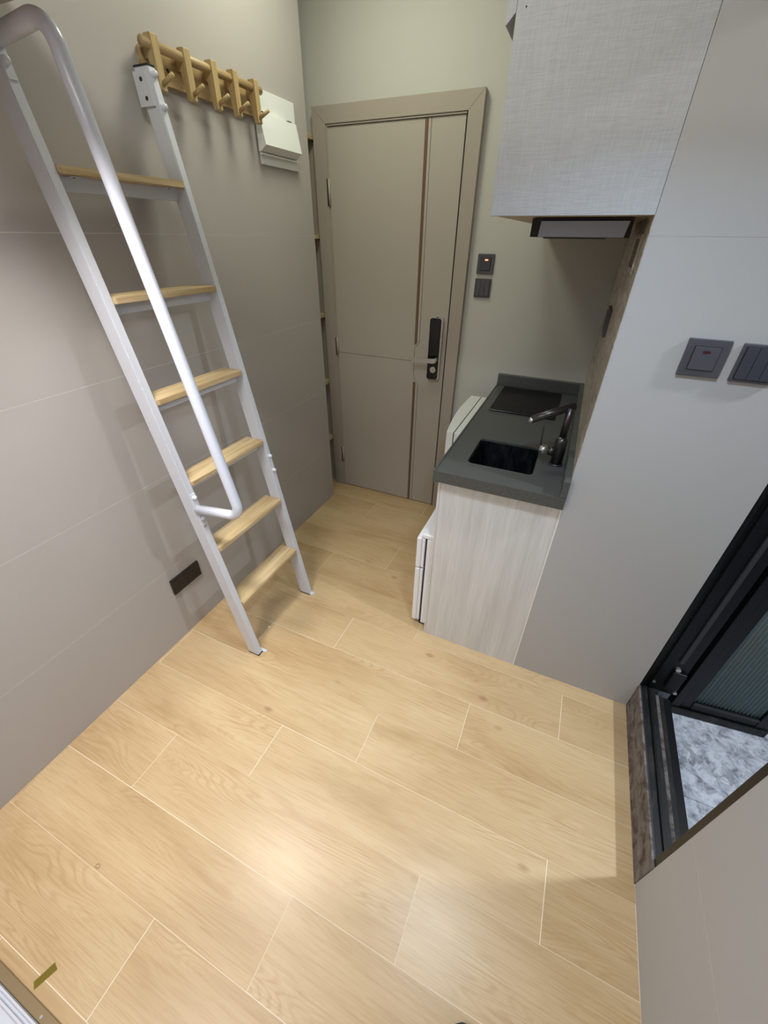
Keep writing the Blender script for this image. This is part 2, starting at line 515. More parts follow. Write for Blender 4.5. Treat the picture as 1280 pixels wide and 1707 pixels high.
# groove runs down at x=.514, jogs to .488 beside the lock, and back
LX, RX = 0.514, 0.4885
left_up = [(D0, bz+s_), (RX-s_, bz+s_), (RX-s_, 0.992), (LX-s_, 1.022), (LX-s_, DH-0.003), (D0, DH-0.003)]
left_dn = [(D0, 0.006), (LX+0.004-s_, 0.006), (LX+0.004-s_, 0.799), (RX+0.002-s_, 0.826), (RX-s_, bz-s_), (D0, bz-s_)]
right_p = [(D1-0.005, 0.006), (D1-0.005, DH-0.003), (LX+s_, DH-0.003), (LX+s_, 1.021), (RX+s_, 0.991), (RX+s_, bz), (RX+0.002+s_, 0.827), (LX+0.004+s_, 0.800), (LX+0.004+s_, 0.006)]
obj('leaf_panel', prism(B(), left_up, 'y', yf, yb_), 'door', d1)
obj('leaf_panel', prism(B(), left_dn, 'y', yf, yb_), 'door', d1)
obj('leaf_panel', prism(B(), right_p, 'y', yf, yb_), 'door', d1)
for zz in ((1.012, DH-0.004), (0.007, 0.806)):
    x0 = 0.486 if zz[0] > 1 else 0.4885
    poly = [(x0, zz[0]+(0.0 if zz[0] < 1 else -0.006)), (x0+0.015, zz[0]+(0 if zz[0] < 1 else 0.006)), (x0+0.015, zz[1]), (x0, zz[1])]
    st = obj('bronze_strip', prism(B(), poly, 'y', yf-0.0012, yf+0.001), 'bronze', d1)
    st['label'] = 'narrow bronze inlay strip'
# frame: mitred casing around the leaf
FO0, FO1, FH = -0.071, 0.735, 1.985
fi0, fi1, fh = D0-0.006, D1+0.004, DH+0.006
yo = YD-0.034
def casing(name, poly):
    bm = prism(B(), poly, 'y', yo, YD-0.001)
    return obj(name, bm, 'frame', d1)
mm_ = 0.0005
casing('door_casing', [(FO0, 0), (fi0, 0), (fi0, fh-mm_), (FO0, FH-mm_)])
casing('door_casing', [(FO1, 0), (fi1, 0), (fi1, fh-mm_), (FO1, FH-mm_)])
casing('door_casing', [(FO0+mm_, FH), (FO1-mm_, FH), (fi1-mm_, fh+mm_), (fi0+mm_, fh+mm_)])
# thin rebate step inside the casing
obj('rebate', bx(fi0+0.0005, fi0+0.006, YD-0.028, YD-0.002, 0.0, fh-0.002), 'frame', d1)
obj('gap_shade', bx(D0, fi1-0.009, YD-0.0235, YD-0.002, DH-0.0028, fh-0.0072), 'hole', d1)  # black strip painting the shade in the gap above the leaf
obj('rebate', bx(fi0+0.007, fi1-0.006, YD-0.030, YD-0.002, fh-0.007, fh-0.0008), 'frame', d1)
obj('gap_shade', bx(fi1-0.0085, fi1-0.0005, YD-0.0235, YD-0.002, 0.0, fh-0.008), 'hole', d1)  # same for the gap right of the leaf: its darkness as a black strip
for za, zb in ((1.622, 1.728), (0.905, 1.005), (0.190, 0.300)):
    hb = B(); cyl(hb, (fi0+0.004, YD-0.033, za), (fi0+0.004, YD-0.033, zb), 0.006, seg=12)
    h = obj('hinge', hb, 'frame', d1, True)
    obj('hinge_gap_shade', bx(fi0-0.0065, fi0-0.002, YD-0.0365, YD-0.033, za, zb), 'hole', h)  # black strip in place of the shaded slot left of the hinge
# smart lock
lk = obj('smart_lock', prism(B(), rrect(0.577, 0.645, 0.842, 1.155, 0.012), 'y', YD-0.050, YD-0.023), 'chrome', d1)
lk['label'] = 'black smart lock plate with silver rim'
obj('lock_face', prism(B(), rrect(0.577, 0.638, 0.843, 1.153, 0.012), 'y', YD-0.0525, YD-0.049), 'black_gloss', lk)
obj('key_cylinder', cyl(B(), (0.612, YD-0.060, 0.896), (0.612, YD-0.050, 0.896), 0.016, seg=24), 'chrome', lk)
obj('thumb_turn', bx(0.608, 0.616, YD-0.068, YD-0.058, 0.884, 0.908, bev=0.002), 'chrome', lk)
hb = B()
cyl(hb, (0.625, YD-0.052, 0.950), (0.625, YD-0.085, 0.950), 0.011, seg=20)
obj('lever_neck', hb, 'chrome', lk, True)
lv = prism(B(), [(0.497, 0.934), (0.625, 0.938), (0.634, 0.943), (0.637, 0.951), (0.632, 0.959), (0.622, 0.962), (0.497, 0.955)], 'y', YD-0.096, YD-0.084)
bmesh.ops.bevel(lv, geom=lv.edges[:], offset=0.002, segments=2, affect='EDGES')
obj('lever_handle', lv, 'chrome', lk)
obj('lock_camera', cyl(B(), (0.612, YD-0.040, 1.153), (0.612, YD-0.040, 1.158), 0.005, seg=12), 'hole', lk)

# niche shelves
sn = ['topmost', 'second from the top', 'middle', 'second from the bottom', 'lowest']
for i, zt in enumerate((1.893, 1.504, 1.125, 0.742, 0.362)):
    s = thing('niche_shelf', (-0.22, 2.14, zt-0.018), 'pale shelf board in the niche left of the door, %s of five' % sn[i], 'shelf', 'shelf boards in the niche beside the door')
    obj('board', bx(-0.358, -0.078, YW+0.001, YD-0.002, zt-0.018, zt), 'ash_shelf', s)
    obj('bracket', prism(B(), [(YD-0.003, zt-0.019), (YD-0.016, zt-0.019), (YD-0.003, zt-0.029)], 'x', -0.092, -0.080), 'hole', s)

# ================================================================== SWITCHES / SOCKETS
def switch_yface(name, label, x0, x1, z0, z1, yface, keys, gap, m_plate, m_key, led=None, border=0.006, tilt=0.0):
    t_ = thing(name, ((x0+x1)/2, yface, z0), label, 'switch')
    obj('plate', bx(x0, x1, yface-0.009, yface, z0, z1, bev=0.0015), m_plate, t_)
    kx0, kx1, kz0, kz1 = x0+gap, x1-gap, z0+gap, z1-gap
    obj('well', bx(kx0-0.001, kx1+0.001, yface-0.0096, yface-0.008, kz0-0.001, kz1+0.001), 'hole', t_)
    wdt = (kx1-kx0)/keys
    for i in range(keys):
        kk = obj('rocker', bx(kx0+i*wdt+0.0005, kx0+(i+1)*wdt-0.0005, yface-0.0125, yface-0.009, kz0, kz1, bev=0.0008), m_key, t_)
    if led:
        c_, hw, hh, zc_, mm2 = led
        obj('indicator', bx(c_-hw, c_+hw, yface-0.0135, yface-0.0120, zc_-hh, zc_+hh), mm2, t_)
    return t_
switch_yface('wall_switch', 'grey switch with a lit orange indicator right of the entry door', 0.777, 0.855, 1.355, 1.436, YD, 1, 0.015, 'switch', 'switch_dark', (0.820, 0.007, 0.003, 1.412, 'glow'))
switch_yface('wall_switch', 'grey three-key switch right of the entry door, below the lit one', 0.777, 0.855, 1.256, 1.336, YD, 3, 0.006, 'switch', 'switch')
switch_yface('wall_switch', 'grey square switch with a dark red indicator on the pale wall', 1.530, 1.613, 1.235, 1.316, YR, 1, 0.016, 'switch', 'switch', (1.571, 0.007, 0.0024, 1.290, 'glow_red'))
switch_yface('wall_switch', 'slate multi-key switch cut off by the right edge of the picture', 1.634, 1.717, 1.233, 1.314, YR, 3, 0.007, 'switch', 'switch_dark')

# double socket low on the left wall
t_ = thing('wall_socket', (0, 0.808, 0.237), 'black double socket low on the left wall beside the ladder', 'socket')
obj('plate', bx(0.0, 0.009, 0.733, 0.881, 0.237, 0.315, bev=0.002), 'socket', t_)
for yc in (0.771, 0.842):
    f_ = obj('outlet', bx(0.0085, 0.0115, yc-0.031, yc+0.031, 0.245, 0.307, bev=0.0012), 'socket', t_)
    for (dy, dz, rot) in ((0, 0.012, 0), (-0.009, -0.008, 30), (0.009, -0.008, -30)):
        obj('slot', bx(0.0112, 0.0121, yc+dy-0.0022, yc+dy+0.0022, 0.276+dz-0.005, 0.276+dz+0.005), 'hole', f_)

# vent and socket on the kitchen side wall
t_ = thing('vent_plate', (XK-0.001, 1.42, 1.43), 'slotted vent on the stone splashback under the hood', 'vent')
obj('plate', bx(XK-0.004, XK-0.001, 1.34, 1.52, 1.425, 1.51), 'stone', t_)
for yy in (1.375, 1.425, 1.475):
    obj('slot', bx(XK-0.0052, XK-0.0038, yy-0.006, yy+0.006, 1.437, 1.50), 'groove', t_)
t_ = thing('side_socket', (XK-0.001, 1.75, 1.21), 'grey socket edge on on the stone splashback above the worktop', 'socket')
obj('plate', bx(XK-0.011, XK-0.001, 1.68, 1.82, 1.215, 1.30, bev=0.002), 'switch', t_)
obj('insert', bx(XK-0.0135, XK-0.0105, 1.695, 1.805, 1.228, 1.288, bev=0.001), 'switch_dark', t_)

# breaker box
t_ = thing('breaker_box', (0, 1.81, 1.728), 'white breaker box with hinged cover on the left wall', 'breaker box')
obj('base_plate', bx(0.0, 0.010, 1.686, 1.934, 1.728, 1.943, bev=0.002), 'white_plastic', t_)
cov = obj('cover', prism(B(), [(0.010, 1.877), (0.028, 1.874), (0.046, 1.782), (0.018, 1.764), (0.010, 1.764)], 'y', 1.673, 1.912), 'white_plastic', t_)
obj('lip', bx(0.010, 0.021, 1.675, 1.912, 1.755, 1.7605, bev=0.001), 'white_plastic', t_)
for yy in (1.695, 1.868):
    obj('latch', bx(0.012, 0.022, yy, yy+0.022, 1.8755, 1.8795), 'hole', cov)

# ================================================================== COAT RACK
t_ = thing('coat_rack', (0, 1.43, 1.83), 'pine coat rack with five pegs on the left wall', 'coat rack')
bm = prism(B(), [(1.200, 1.866), (1.207, 1.859), (1.665, 1.859), (1.672, 1.866), (1.672, 1.922), (1.665, 1.929), (1.207, 1.929), (1.200, 1.922)], 'x', 0.0, 0.015)
brd = obj('board', bm, 'pine_edge', t_)
for yy in (1.285, 1.56):
    obj('screw', cyl(B(), (0.014, yy, 1.893), (0.0162, yy, 1.893), 0.0045, seg=12), 'hole', brd)
obj('rail_dowel', cyl(B(), (0.041, 1.185, 1.926), (0.041, 1.680, 1.926), 0.0115, seg=20), 'pine_edge', t_, True)
pegb = B()
for i, yy in enumerate((1.219, 1.332, 1.440, 1.536, 1.642)):
    poly = [(0.0155, 1.945), (0.056, 1.945), (0.061, 1.940), (0.061, 1.838), (0.056, 1.833), (0.046, 1.833), (0.041, 1.838), (0.030, 1.905), (0.0155, 1.905)]
    poly = [(0.030, 1.946), (0.0545, 1.946), (0.056, 1.944), (0.056, 1.836), (0.054, 1.833), (0.041, 1.833), (0.039, 1.836), (0.030, 1.900)]
    pg = obj('hook_bar', prism(B(), poly, 'y', yy-0.0115, yy+0.0115), 'pine_z', t_)
    obj('hook_link', bx(0.0152, 0.031, yy-0.009, yy+0.009, 1.900, 1.926), 'pine_z', pg)
    obj('peg', cyl(B(), (0.053, yy, 1.848), (0.094, yy+0.004, 1.866), 0.0062, 0.0058, seg=14), 'pine_z', pg, True)

# ================================================================== LADDER
def xf(z):
    return 0.374-0.160*z
TD = 0.053
L = thing('loft_ladder', (0.32, 0.97, 0), 'white steel loft ladder with pine treads leaning on the left wall', 'ladder')
YN0, YN1, YF0, YF1 = 0.762, 0.787, 1.157, 1.182
ztop = 1.872
def stringer(y0, y1, lab):
    pts = [(xf(0.004)-TD, 0.004), (xf(0.004), 0.004), (xf(ztop), ztop), (xf(ztop)-TD, ztop)]
    bm = prism(B(), pts, 'y', y0, y1)
    bmesh.ops.bevel(bm, geom=bm.edges[:], offset=0.0025, segments=2, affect='EDGES')
    o = obj('stringer', bm, 'white_metal', L)
    fp = obj('foot_cap', bx(xf(0)-TD-0.0005, xf(0)+0.001, y0-0.0005, y1+0.0005, 0.0, 0.0055), 'black_rubber', o)
    obj('top_cap', bx(xf(ztop)-TD, xf(ztop), y0, y1, ztop, ztop+0.003), 'black_rubber', o)
    ft = obj('floor_tab', bx(xf(0)-0.02, xf(0)+0.018, y0+0.002 if y0 > 1 else y1, y1-0.002 if y0 > 1 else y1+0.012, 0.0, 0.006), 'white_metal', o)
    return o
SN = stringer(YN0, YN1, 'near'); SF = stringer(YF0, YF1, 'far')
# bracket plate with two screw holes on the upper end of the far stringer
pl = prism(B(), [(xf(1.862)-TD-0.004+0.0, 1.862), (xf(1.862)-0.010, 1.862), (xf(1.792)-0.012, 1.792), (xf(1.792)-TD-0.012, 1.792)], 'y', YF0-0.005, YF0)
pl = obj('bracket_plate', pl, 'white_metal', SF)
for zz in (1.846, 1.808):
    xx = xf(zz)-0.033
    obj('screw_hole', cyl(B(), (xx, YF0-0.0062, zz), (xx, YF0-0.0048, zz), 0.0048, seg=14), 'gasket', pl)
def knob(yc, zc, par):
    x = xf(zc); n = Vector((1, 0, 0.160)).normalized()
    p0 = Vector((x-0.001, yc, zc))
    bm = B(); cyl(bm, p0, p0+n*0.006, 0.0085, seg=14)
    bmesh.ops.create_uvsphere(bm, u_segments=12, v_segments=8, radius=0.0075, matrix=Matrix.Translation(p0+n*0.008))
    return obj('bolt_cap', bm, 'white_gloss', par, True)
for zc in (1.855, 1.790, 0.748, 0.685):
    knob(1.169, zc, SF)
for zc in (1.862, 1.790, 0.770, 0.690):
    knob(0.7745, zc, SN)
# treads
ztr = [0.286+0.2685*i for i in range(6)]
def tread(z):
    x1 = xf(z)+0.008; x0 = x1-0.086; th = 0.0165
    c = 0.005
    poly = [(x0, YN1+0.0005), (x1-c, YN1+0.0005), (x1, YN1+c), (x1, YF0+0.008), (x1-0.006, YF0+0.0085), (x1-0.014, YF0-0.0005), (x0, YF0-0.0005)]
    poly = [(x0, YN1+0.0005), (x1-c, YN1+0.0005), (x1, YN1+c), (x1, YF0-0.006), (x1-0.006, YF0-0.0005), (x0, YF0-0.0005)]
    bm = prism(B(), poly, 'z', z-th, z)
    bmesh.ops.bevel(bm, geom=bm.edges[:], offset=0.0015, segments=2, affect='EDGES')
    o = obj('tread', bm, 'pine_y', L)
    # sheet steel carrier under the tread
    bm = B()
    zt = z-th-0.0005
    box(bm, x1-0.040, x1-0.037, YN1, YF0, zt-0.029, zt)
    box(bm, x1-0.062, x1-0.0405, YN1, YF0, zt-0.029, zt-0.0265)
    box(bm, x0+0.010, x1-0.0405, YN1, YF0, zt-0.0025, zt)
    cr_ = obj('tread_carrier', bm, 'white_metal', L)
    for (y0, y1) in ((YN1, YN1+0.0025), (YF0-0.0025, YF0)):
        obj('gusset', prism(B(), [(x1-0.0365, zt), (x1-0.006, zt), (x1-0.0365, zt-0.029)], 'y', y0, y1), 'white_metal', cr_)
    for yy in (YN1+0.045, YF0-0.045):
        tb = obj('screw_tab', bx(x1-0.0365, x1-0.012, yy-0.014, yy+0.014, zt-0.0025, zt-0.0002), 'white_metal', cr_)
        obj('screw', cyl(B(), (x1-0.022, yy, zt-0.0035), (x1-0.022, yy, zt-0.002), 0.0032, seg=10), 'gasket', tb)
for z in ztr:
    tread(z)
# handrail
yr = 0.7745
def rx(z):
    return 0.303-0.183*(z-1.548)
p_top0 = (xf(1.822)-0.004, yr, 1.822); p_e1 = (rx(1.838)+0.004, yr, 1.838)
p_e2 = (rx(0.752), yr, 0.752); p_bot = (xf(0.724)-0.002, yr, 0.724)
path = [p_top0]+fillet(p_top0, p_e1, p_e2, 0.05)+fillet(p_e1, p_e2, p_bot, 0.042)+[p_bot]
obj('handrail', tube(B(), path, 0.0158, 20), 'white_gloss', L, True)
for zc in (1.822, 0.724):
    z0 = zc
    bm = prism(B(), [(xf(z0-0.06)+0.0, z0-0.06), (xf(z0-0.06)+0.003, z0-0.06), (xf(min(z0+0.06, 1.87))+0.003, min(z0+0.06, 1.87)), (xf(min(z0+0.06, 1.87)), min(z0+0.06, 1.87))], 'y', YN0+0.003, YN1-0.003)
    obj('rail_plate', bm, 'white_metal', L)

# ================================================================== KITCHEN
ZT = 0.852
XP0 = 0.976
kc = thing('base_cabinet', (1.18, 1.7, 0), 'pale ash kitchen base cabinet under the grey worktop', 'cabinet')
obj('end_panel', bx(XP0+0.010, 1.378, YR, YR+0.018, 0.0, 0.811, bev=0.0006), 'ash', kc)
obj('edge_strip', bx(XP0, XP0+0.0092, YR+0.001, YR+0.018, 0.0, 0.811, bev=0.0006), 'ash', kc)
obj('back_rail', bx(1.355, 1.378, YR+0.02, YD-0.005, 0.70, 0.811), 'ash', kc)
obj('far_panel', bx(1.06, 1.378, YD-0.022, YD-0.004, 0.0, 0.811), 'ash', kc)
se = obj('sealant_bead', bx(1.3782, 1.3828, YR-0.0012, YR+0.010, 0.0, 0.811), 'crumb', kc)
se['label'] = 'white sealant bead where the end panel meets the wall'

# worktop with sink cut-out
wt = thing('worktop', (1.17, 1.69, 0.812), 'dark grey quartz worktop with upstand and sink opening', 'worktop')
WX0, WX1, WY0, WY1 = 0.962, 1.3822, YR-0.027, YD-0.001
SX0, SX1, SY0, SY1 = 1.048, 1.270, 1.264, 1.486
def slab_with_hole(x0, x1, y0, y1, z0, z1, hole):
    bm = B()
    outer = [(x0, y0), (x1, y0), (x1, y1), (x0, y1)]
    for zz, flip in ((z1, False), (z0, True)):
        ov = [bm.verts.new((a, b, zz)) for a, b in outer]
        hv = [bm.verts.new((a, b, zz)) for a, b in hole]
        es = [bm.edges.new((ov[i], ov[(i+1) % 4])) for i in range(4)]
        es += [bm.edges.new((hv[i], hv[(i+1) % len(hv)])) for i in range(len(hv))]
        bmesh.ops.triangle_fill(bm, edges=es, use_beauty=True)
        if flip:
            lo_o, lo_h = ov, hv
        else:
            hi_o, hi_h = ov, hv
    for lo_, hi_ in ((lo_o, hi_o), (lo_h, hi_h)):
        n = len(lo_)
        for i in range(n):
            bm.faces.new((lo_[i], lo_[(i+1) % n], hi_[(i+1) % n], hi_[i]))
    return bm
hole = rrect(SX0, SX1, SY0, SY1, 0.018)
obj('slab', slab_with_hole(WX0, WX1, WY0, WY1, ZT-0.040, ZT, hole), 'quartz', wt)
# front lip: small raised drip edge along the open long side
obj('drip_edge', bx(WX0, WX0+0.007, WY0, WY1, ZT, ZT+0.003, bev=0.001), 'quartz', wt)
obj('upstand', bx(WX0, WX1, WY1-0.020, WY1, ZT+0.0003, ZT+0.057, bev=0.002), 'quartz', wt)
obj('upstand', bx(WX1-0.020, WX1, WY0, WY1-0.0205, ZT+0.0003, ZT+0.057, bev=0.002), 'quartz', wt)

# sink bowl
sk = thing('sink', ((SX0+SX1)/2, (SY0+SY1)/2, 0.66), 'black square undermount sink in the worktop', 'sink')
bm = B()
ho = rrect(SX0-0.003, SX1+0.003, SY0-0.003, SY1+0.003, 0.020)
hin = rrect(SX0+0.003, SX1-0.003, SY0+0.003, SY1-0.003, 0.017)
hmid = rrect(SX0+0.0006, SX1-0.0006, SY0+0.0006, SY1-0.0006, 0.018)
hb_ = rrect(SX0+0.010, SX1-0.010, SY0+0.010, SY1-0.010, 0.030)
lv_ = [(ho, ZT-0.0405), (ho, 0.66), None]
def ringv(pts, z):
    return [bm.verts.new((a, b, z)) for a, b in pts]
R0 = ringv(ho, 0.664); R1 = ringv(ho, ZT-0.041); R1b = ringv(hmid, ZT-0.041); R1c = ringv(hmid, ZT-0.007); R2 = ringv(hin, ZT-0.007); R3 = ringv(hin, 0.690); R4 = ringv(hb_, 0.672)
for a, b in ((R0, R1), (R1, R1b), (R1b, R1c), (R1c, R2), (R2, R3), (R3, R4)):
    n = len(a)
    for i in range(n):
        bm.faces.new((a[i], a[(i+1) % n], b[(i+1) % n], b[i]))
bm.faces.new(R4); bm.faces.new(R0)
obj('bowl', bm, 'sink', sk)
obj('drain', cyl(B(), (1.16, 1.375, 0.672), (1.16, 1.375, 0.677), 0.038, seg=24), 'gunmetal', sk)

# tap
tp = thing('kitchen_tap', (1.333, 1.385, ZT), 'gunmetal kitchen tap with straight spout beside the sink', 'tap')
TX, TY = 1.3315, 1.386
def lathe(bm, x, y, prof, seg=24):
    rings = [[bm.verts.new((x+r*math.cos(2*math.pi*k/seg), y+r*math.sin(2*math.pi*k/seg), z)) for k in range(seg)] for r, z in prof]
    for a, b in zip(rings, rings[1:]):
        for k in range(seg):
            bm.faces.new((a[k], a[(k+1) % seg], b[(k+1) % seg], b[k]))
    bm.faces.new(list(reversed(rings[0]))); bm.faces.new(rings[-1])
    return bm
obj('base_ring', lathe(B(), TX, TY, [(0.024, ZT+0.0003), (0.024, ZT+0.003), (0.021, ZT+0.005)]), 'gunmetal', tp, True)
obj('body', lathe(B(), TX, TY, [(0.0195, ZT+0.005), (0.0195, ZT+0.085), (0.018, ZT+0.090), (0.012, ZT+0.100)]), 'gunmetal', tp, True)
obj('riser', lathe(B(), TX, TY, [(0.0115, ZT+0.098), (0.0115, ZT+0.200)]), 'gunmetal', tp, True)
obj('spout', cyl(B(), (TX+0.010, TY+0.014, ZT+0.203), (1.2255, 1.330, ZT+0.164), 0.0122, seg=24), 'gunmetal', tp, True)
obj('aerator', cyl(B(), (1.2275, 1.331, ZT+0.1665), (1.2215, 1.328, ZT+0.154), 0.0085, seg=18), 'chrome', tp, True)
obj('valve', cyl(B(), (TX-0.012, TY, ZT+0.044), (1.2955, TY, ZT+0.044), 0.0165, seg=24), 'gunmetal', tp, True)
obj('handle_hub', cyl(B(), (1.2935, TY, ZT+0.044), (1.268, TY, ZT+0.044), 0.0178, seg=24), 'chrome', tp, True)
bm = prism(B(), [(1.266, ZT+0.048), (1.2725, ZT+0.048), (1.2665, ZT+0.128), (1.2640, ZT+0.128)], 'y', TY-0.008, TY+0.008)
obj('lever', bm, 'gunmetal', tp)

# hob
hb = thing('induction_hob', (1.148, 1.99, ZT), 'black glass induction hob set on the worktop', 'hob')
obj('glass_top', bx(1.008, 1.292, 1.812, 2.176, ZT+0.0005, ZT+0.008, bev=0.002), 'hob', hb)
obj('front_edge', bx(1.008, 1.292, 1.804, 1.8115, ZT+0.0005, ZT+0.007, bev=0.001), 'black_gloss', hb)

# fridge
fr = thing('mini_fridge', (1.14, 1.40, 0), 'white two-door mini fridge under the worktop behind the end panel', 'fridge')
FY0, FY1 = 1.214, 1.575
obj('body', bx(0.946, 1.350, FY0, FY1, 0.018, 0.508, bev=0.003), 'fridge', fr)
obj('top_cover', bx(0.925, 1.350, FY0-0.001, FY1+0.001, 0.509, 0.530, bev=0.005), 'fridge', fr)
obj('base', bx(0.935, 1.340, FY0+0.01, FY1-0.01, 0.0, 0.018), 'black_rubber', fr)
for z0, z1 in ((0.352, 0.507), (0.028, 0.346)):
    dd = obj('door', bx(0.903, 0.925, FY0-0.002, FY1+0.002, z0, z1, bev=0.005), 'fridge', fr)
    obj('door_liner', bx(0.9255, 0.9385, FY0, FY1, z0+0.002, z1-0.002, bev=0.003), 'fridge', dd)
    obj('gasket', bx(0.9387, 0.9458, FY0+0.003, FY1-0.003, z0+0.006, z1-0.006), 'gasket', dd)

# washer
wm = thing('washing_machine', (1.12, 1.87, 0), 'white washing machine bulging out under the worktop near the hob', 'washing machine')
fr_pts = []
for i in range(13):
    s = i/12.0
    fr_pts.append((0.876-0.025*math.sin(math.pi*s)*0.62-0.022*s, 1.606+0.520*s))
poly = fr_pts+[(0.905, 2.128), (0.905, 1.604)]
bm = prism(B(), poly, 'z', 0.03, 0.802)
obj('front_panel', bm, 'washer', wm)
obj('seam_strip', bx(0.9052, 0.9085, 1.606, 2.126, 0.03, 0.799), 'gasket', wm)
obj('body', bx(0.909, 1.345, 1.604, 2.128, 0.03, 0.802, bev=0.002), 'washer', wm)
for xx in (0.94, 1.30):
    for yy in (1.65, 2.08):
        obj('foot', cyl(B(), (xx, yy, 0), (xx, yy, 0.03), 0.018, seg=14), 'black_rubber', wm)
rg = []
obj('door_ring', cyl(B(), (0.858, 1.866, 0.40), (0.838, 1.866, 0.40), 0.165, 0.155, seg=36), 'silver', wm)
obj('porthole', cyl(B(), (0.838, 1.866, 0.40), (0.833, 1.866, 0.40), 0.125, 0.115, seg=36), 'black_gloss', wm)

# wall cabinet
wc = thing('wall_cabinet', (1.21, 1.7, 1.54), 'linen textured pale wall cabinet hanging above the worktop', 'cabinet')
obj('end_panel', bx(1.038, 1.3822, YR, YR+0.018, 1.5415, CEIL-0.002, bev=0.0006), 'linen', wc)
obj('bottom_panel', bx(1.044, 1.3822, YR+0.0185, YD-0.002, 1.5425, 1.560), 'ash_shelf', wc)
obj('far_panel', bx(1.044, 1.3822, YD-0.020, YD-0.002, 1.5605, CEIL-0.002), 'linen', wc)
obj('lower_door', bx(1.044, 1.062, YR+0.019, YD-0.021, 1.561, 1.838), 'linen', wc)
dr_ = prism(B(), [(1.018, 1.845), (1.020, 1.845), (1.036, 1.860), (1.036, CEIL-0.01), (1.018, CEIL-0.01)], 'y', YR+0.006, 1.70)
obj('door', dr_, 'linen', wc)
dr_ = prism(B(), [(1.018, 1.845), (1.020, 1.845), (1.036, 1.860), (1.036, CEIL-0.01), (1.018, CEIL-0.01)], 'y', 1.703, YD-0.01)
obj('door', dr_, 'linen', wc)
obj('carcass_top', bx(1.0365, 1.3822, YR+0.0185, YD-0.021, 1.842, 1.858), 'linen', wc)
obj('screw_cap', cyl(B(), (1.056, YR+0.0005, 1.863), (1.056, YR-0.0006, 1.863), 0.0016, seg=10), 'gasket', wc)

# range hood
rh = thing('range_hood', (1.235, 1.5, 1.50), 'slim silver and black range hood under the wall cabinet', 'range hood')
obj('housing', bx(1.121, 1.352, 1.302, 1.80, 1.5015, 1.541), 'black_rubber', rh)
pn = prism(B(), [(1.1415, 1.5020), (1.339, 1.5020), (1.344, 1.5345), (1.1440, 1.5345)], 'y', 1.294, 1.3015)
obj('front_plate', pn, 'silver', rh)
obj('lip', bx(1.155, 1.30, 1.298, 1.33, 1.4985, 1.5012), 'gasket', rh)

# ================================================================== BATHROOM DOOR
d2 = tag(empty('door_2', (1.87, 0.9, 0)), 'black framed bathroom door with ribbed glass standing open', 'door', kind='structure')
# jambs
jf = B()
box(jf, XR+0.002, XR+0.012, YR+0.0005, YR+0.020, 0.128, 2.02)       # flange behind wall edge
box(jf, XR+0.012, 1.926, YR+0.014, 1.284, 0.128, 2.02)
box(jf, XR+0.030, XR+0.036, YR+0.006, YR+0.014, 0.128, 2.02)
obj('jamb', jf, 'black_alu', d2)
obj('jamb_strip', bx(1.885, 1.897, YR+0.007, YR+0.0139, 0.30, 2.02), 'grey_alu', d2)
obj('jamb', bx(XR+0.003, 1.926, 0.6052, 0.628, 0.128, 2.02), 'black_alu', d2)
obj('head', bx(XR+0.003, 1.926, 0.6285, 1.195, 1.985, 2.019), 'black_alu', d2)
# hinge and bolts at the foot of the far jamb
for (x, z, r) in ((1.850, 0.175, 0.005), (1.893, 0.268, 0.008), (1.925, 0.150, 0.006)):
    obj('bolt', cyl(B(), (x, YR+0.0135, z), (x, YR+0.003, z), r, seg=14), 'chrome', d2)
obj('hinge_block', bx(1.885, 1.925, YR+0.002, YR+0.0135, 0.165, 0.255, bev=0.002), 'black_alu', d2)
# leaf: opened into the bathroom, slightly past square
LA = math.atan2(0.033, 0.30)
LO = Vector((1.957, 1.226, 0.02))
ca, sa = math.cos(LA), math.sin(LA)
def leaf(bm):
    for v in bm.verts:
        u, d, z = v.co
        v.co = (LO.x+u*ca-d*sa, LO.y+u*sa+d*ca, LO.z+z)
    return bm
LWD, LHT = 0.315, 1.93
lp = obj('leaf_stile', leaf(bx(0.0, 0.0275, 0.0, 0.034, 0.0, LHT, bev=0.002)), 'black_alu', d2)
obj('leaf_stile', leaf(bx(0.0285, 0.062, 0.004, 0.030, 0.0, LHT, bev=0.002)), 'black_alu', d2)
obj('leaf_stile', leaf(bx(LWD-0.045, LWD, 0.0, 0.034, 0.0, LHT, bev=0.002)), 'black_alu', d2)
obj('leaf_rail', leaf(bx(0.0625, LWD-0.0455, 0.002, 0.032, 0.0, 0.058, bev=0.002)), 'black_alu', d2)
obj('leaf_rail', leaf(bx(0.0625, LWD-0.0455, 0.002, 0.032, LHT-0.058, LHT, bev=0.002)), 'black_alu', d2)
obj('door_sweep', leaf(bx(0.004, LWD-0.004, -0.007, -0.0005, -0.016, 0.014)), 'track', d2)
obj('glazing_bead', leaf(bx(0.0625, LWD-0.0455, 0.0, 0.0018, 0.050, 0.056)), 'grey_alu', d2)
gb = B(); NU = 150; gu0, gu1 = 0.0622, LWD-0.0452
rows = []
for i in range(NU+1):
    u = gu0+(gu1-gu0)*i/NU
    d = 0.0130+0.0030*math.cos(2*math.pi*(u-gu0)/0.0118)
    rows.append([gb.verts.new((u, d, 0.0585)), gb.verts.new((u, d, LHT-0.0585)), gb.verts.new((u, 0.020, LHT-0.0585)), gb.verts.new((u, 0.020, 0.0585))])
for i in range(NU):
    for k in range(4):
        gb.faces.new((rows[i][k], rows[i+1][k], rows[i+1][(k+1) % 4], rows[i][(k+1) % 4]))
gb.faces.new(rows[0]); gb.faces.new(list(reversed(rows[-1])))
obj('ribbed_glass_pane', leaf(gb), 'glass', d2, True)
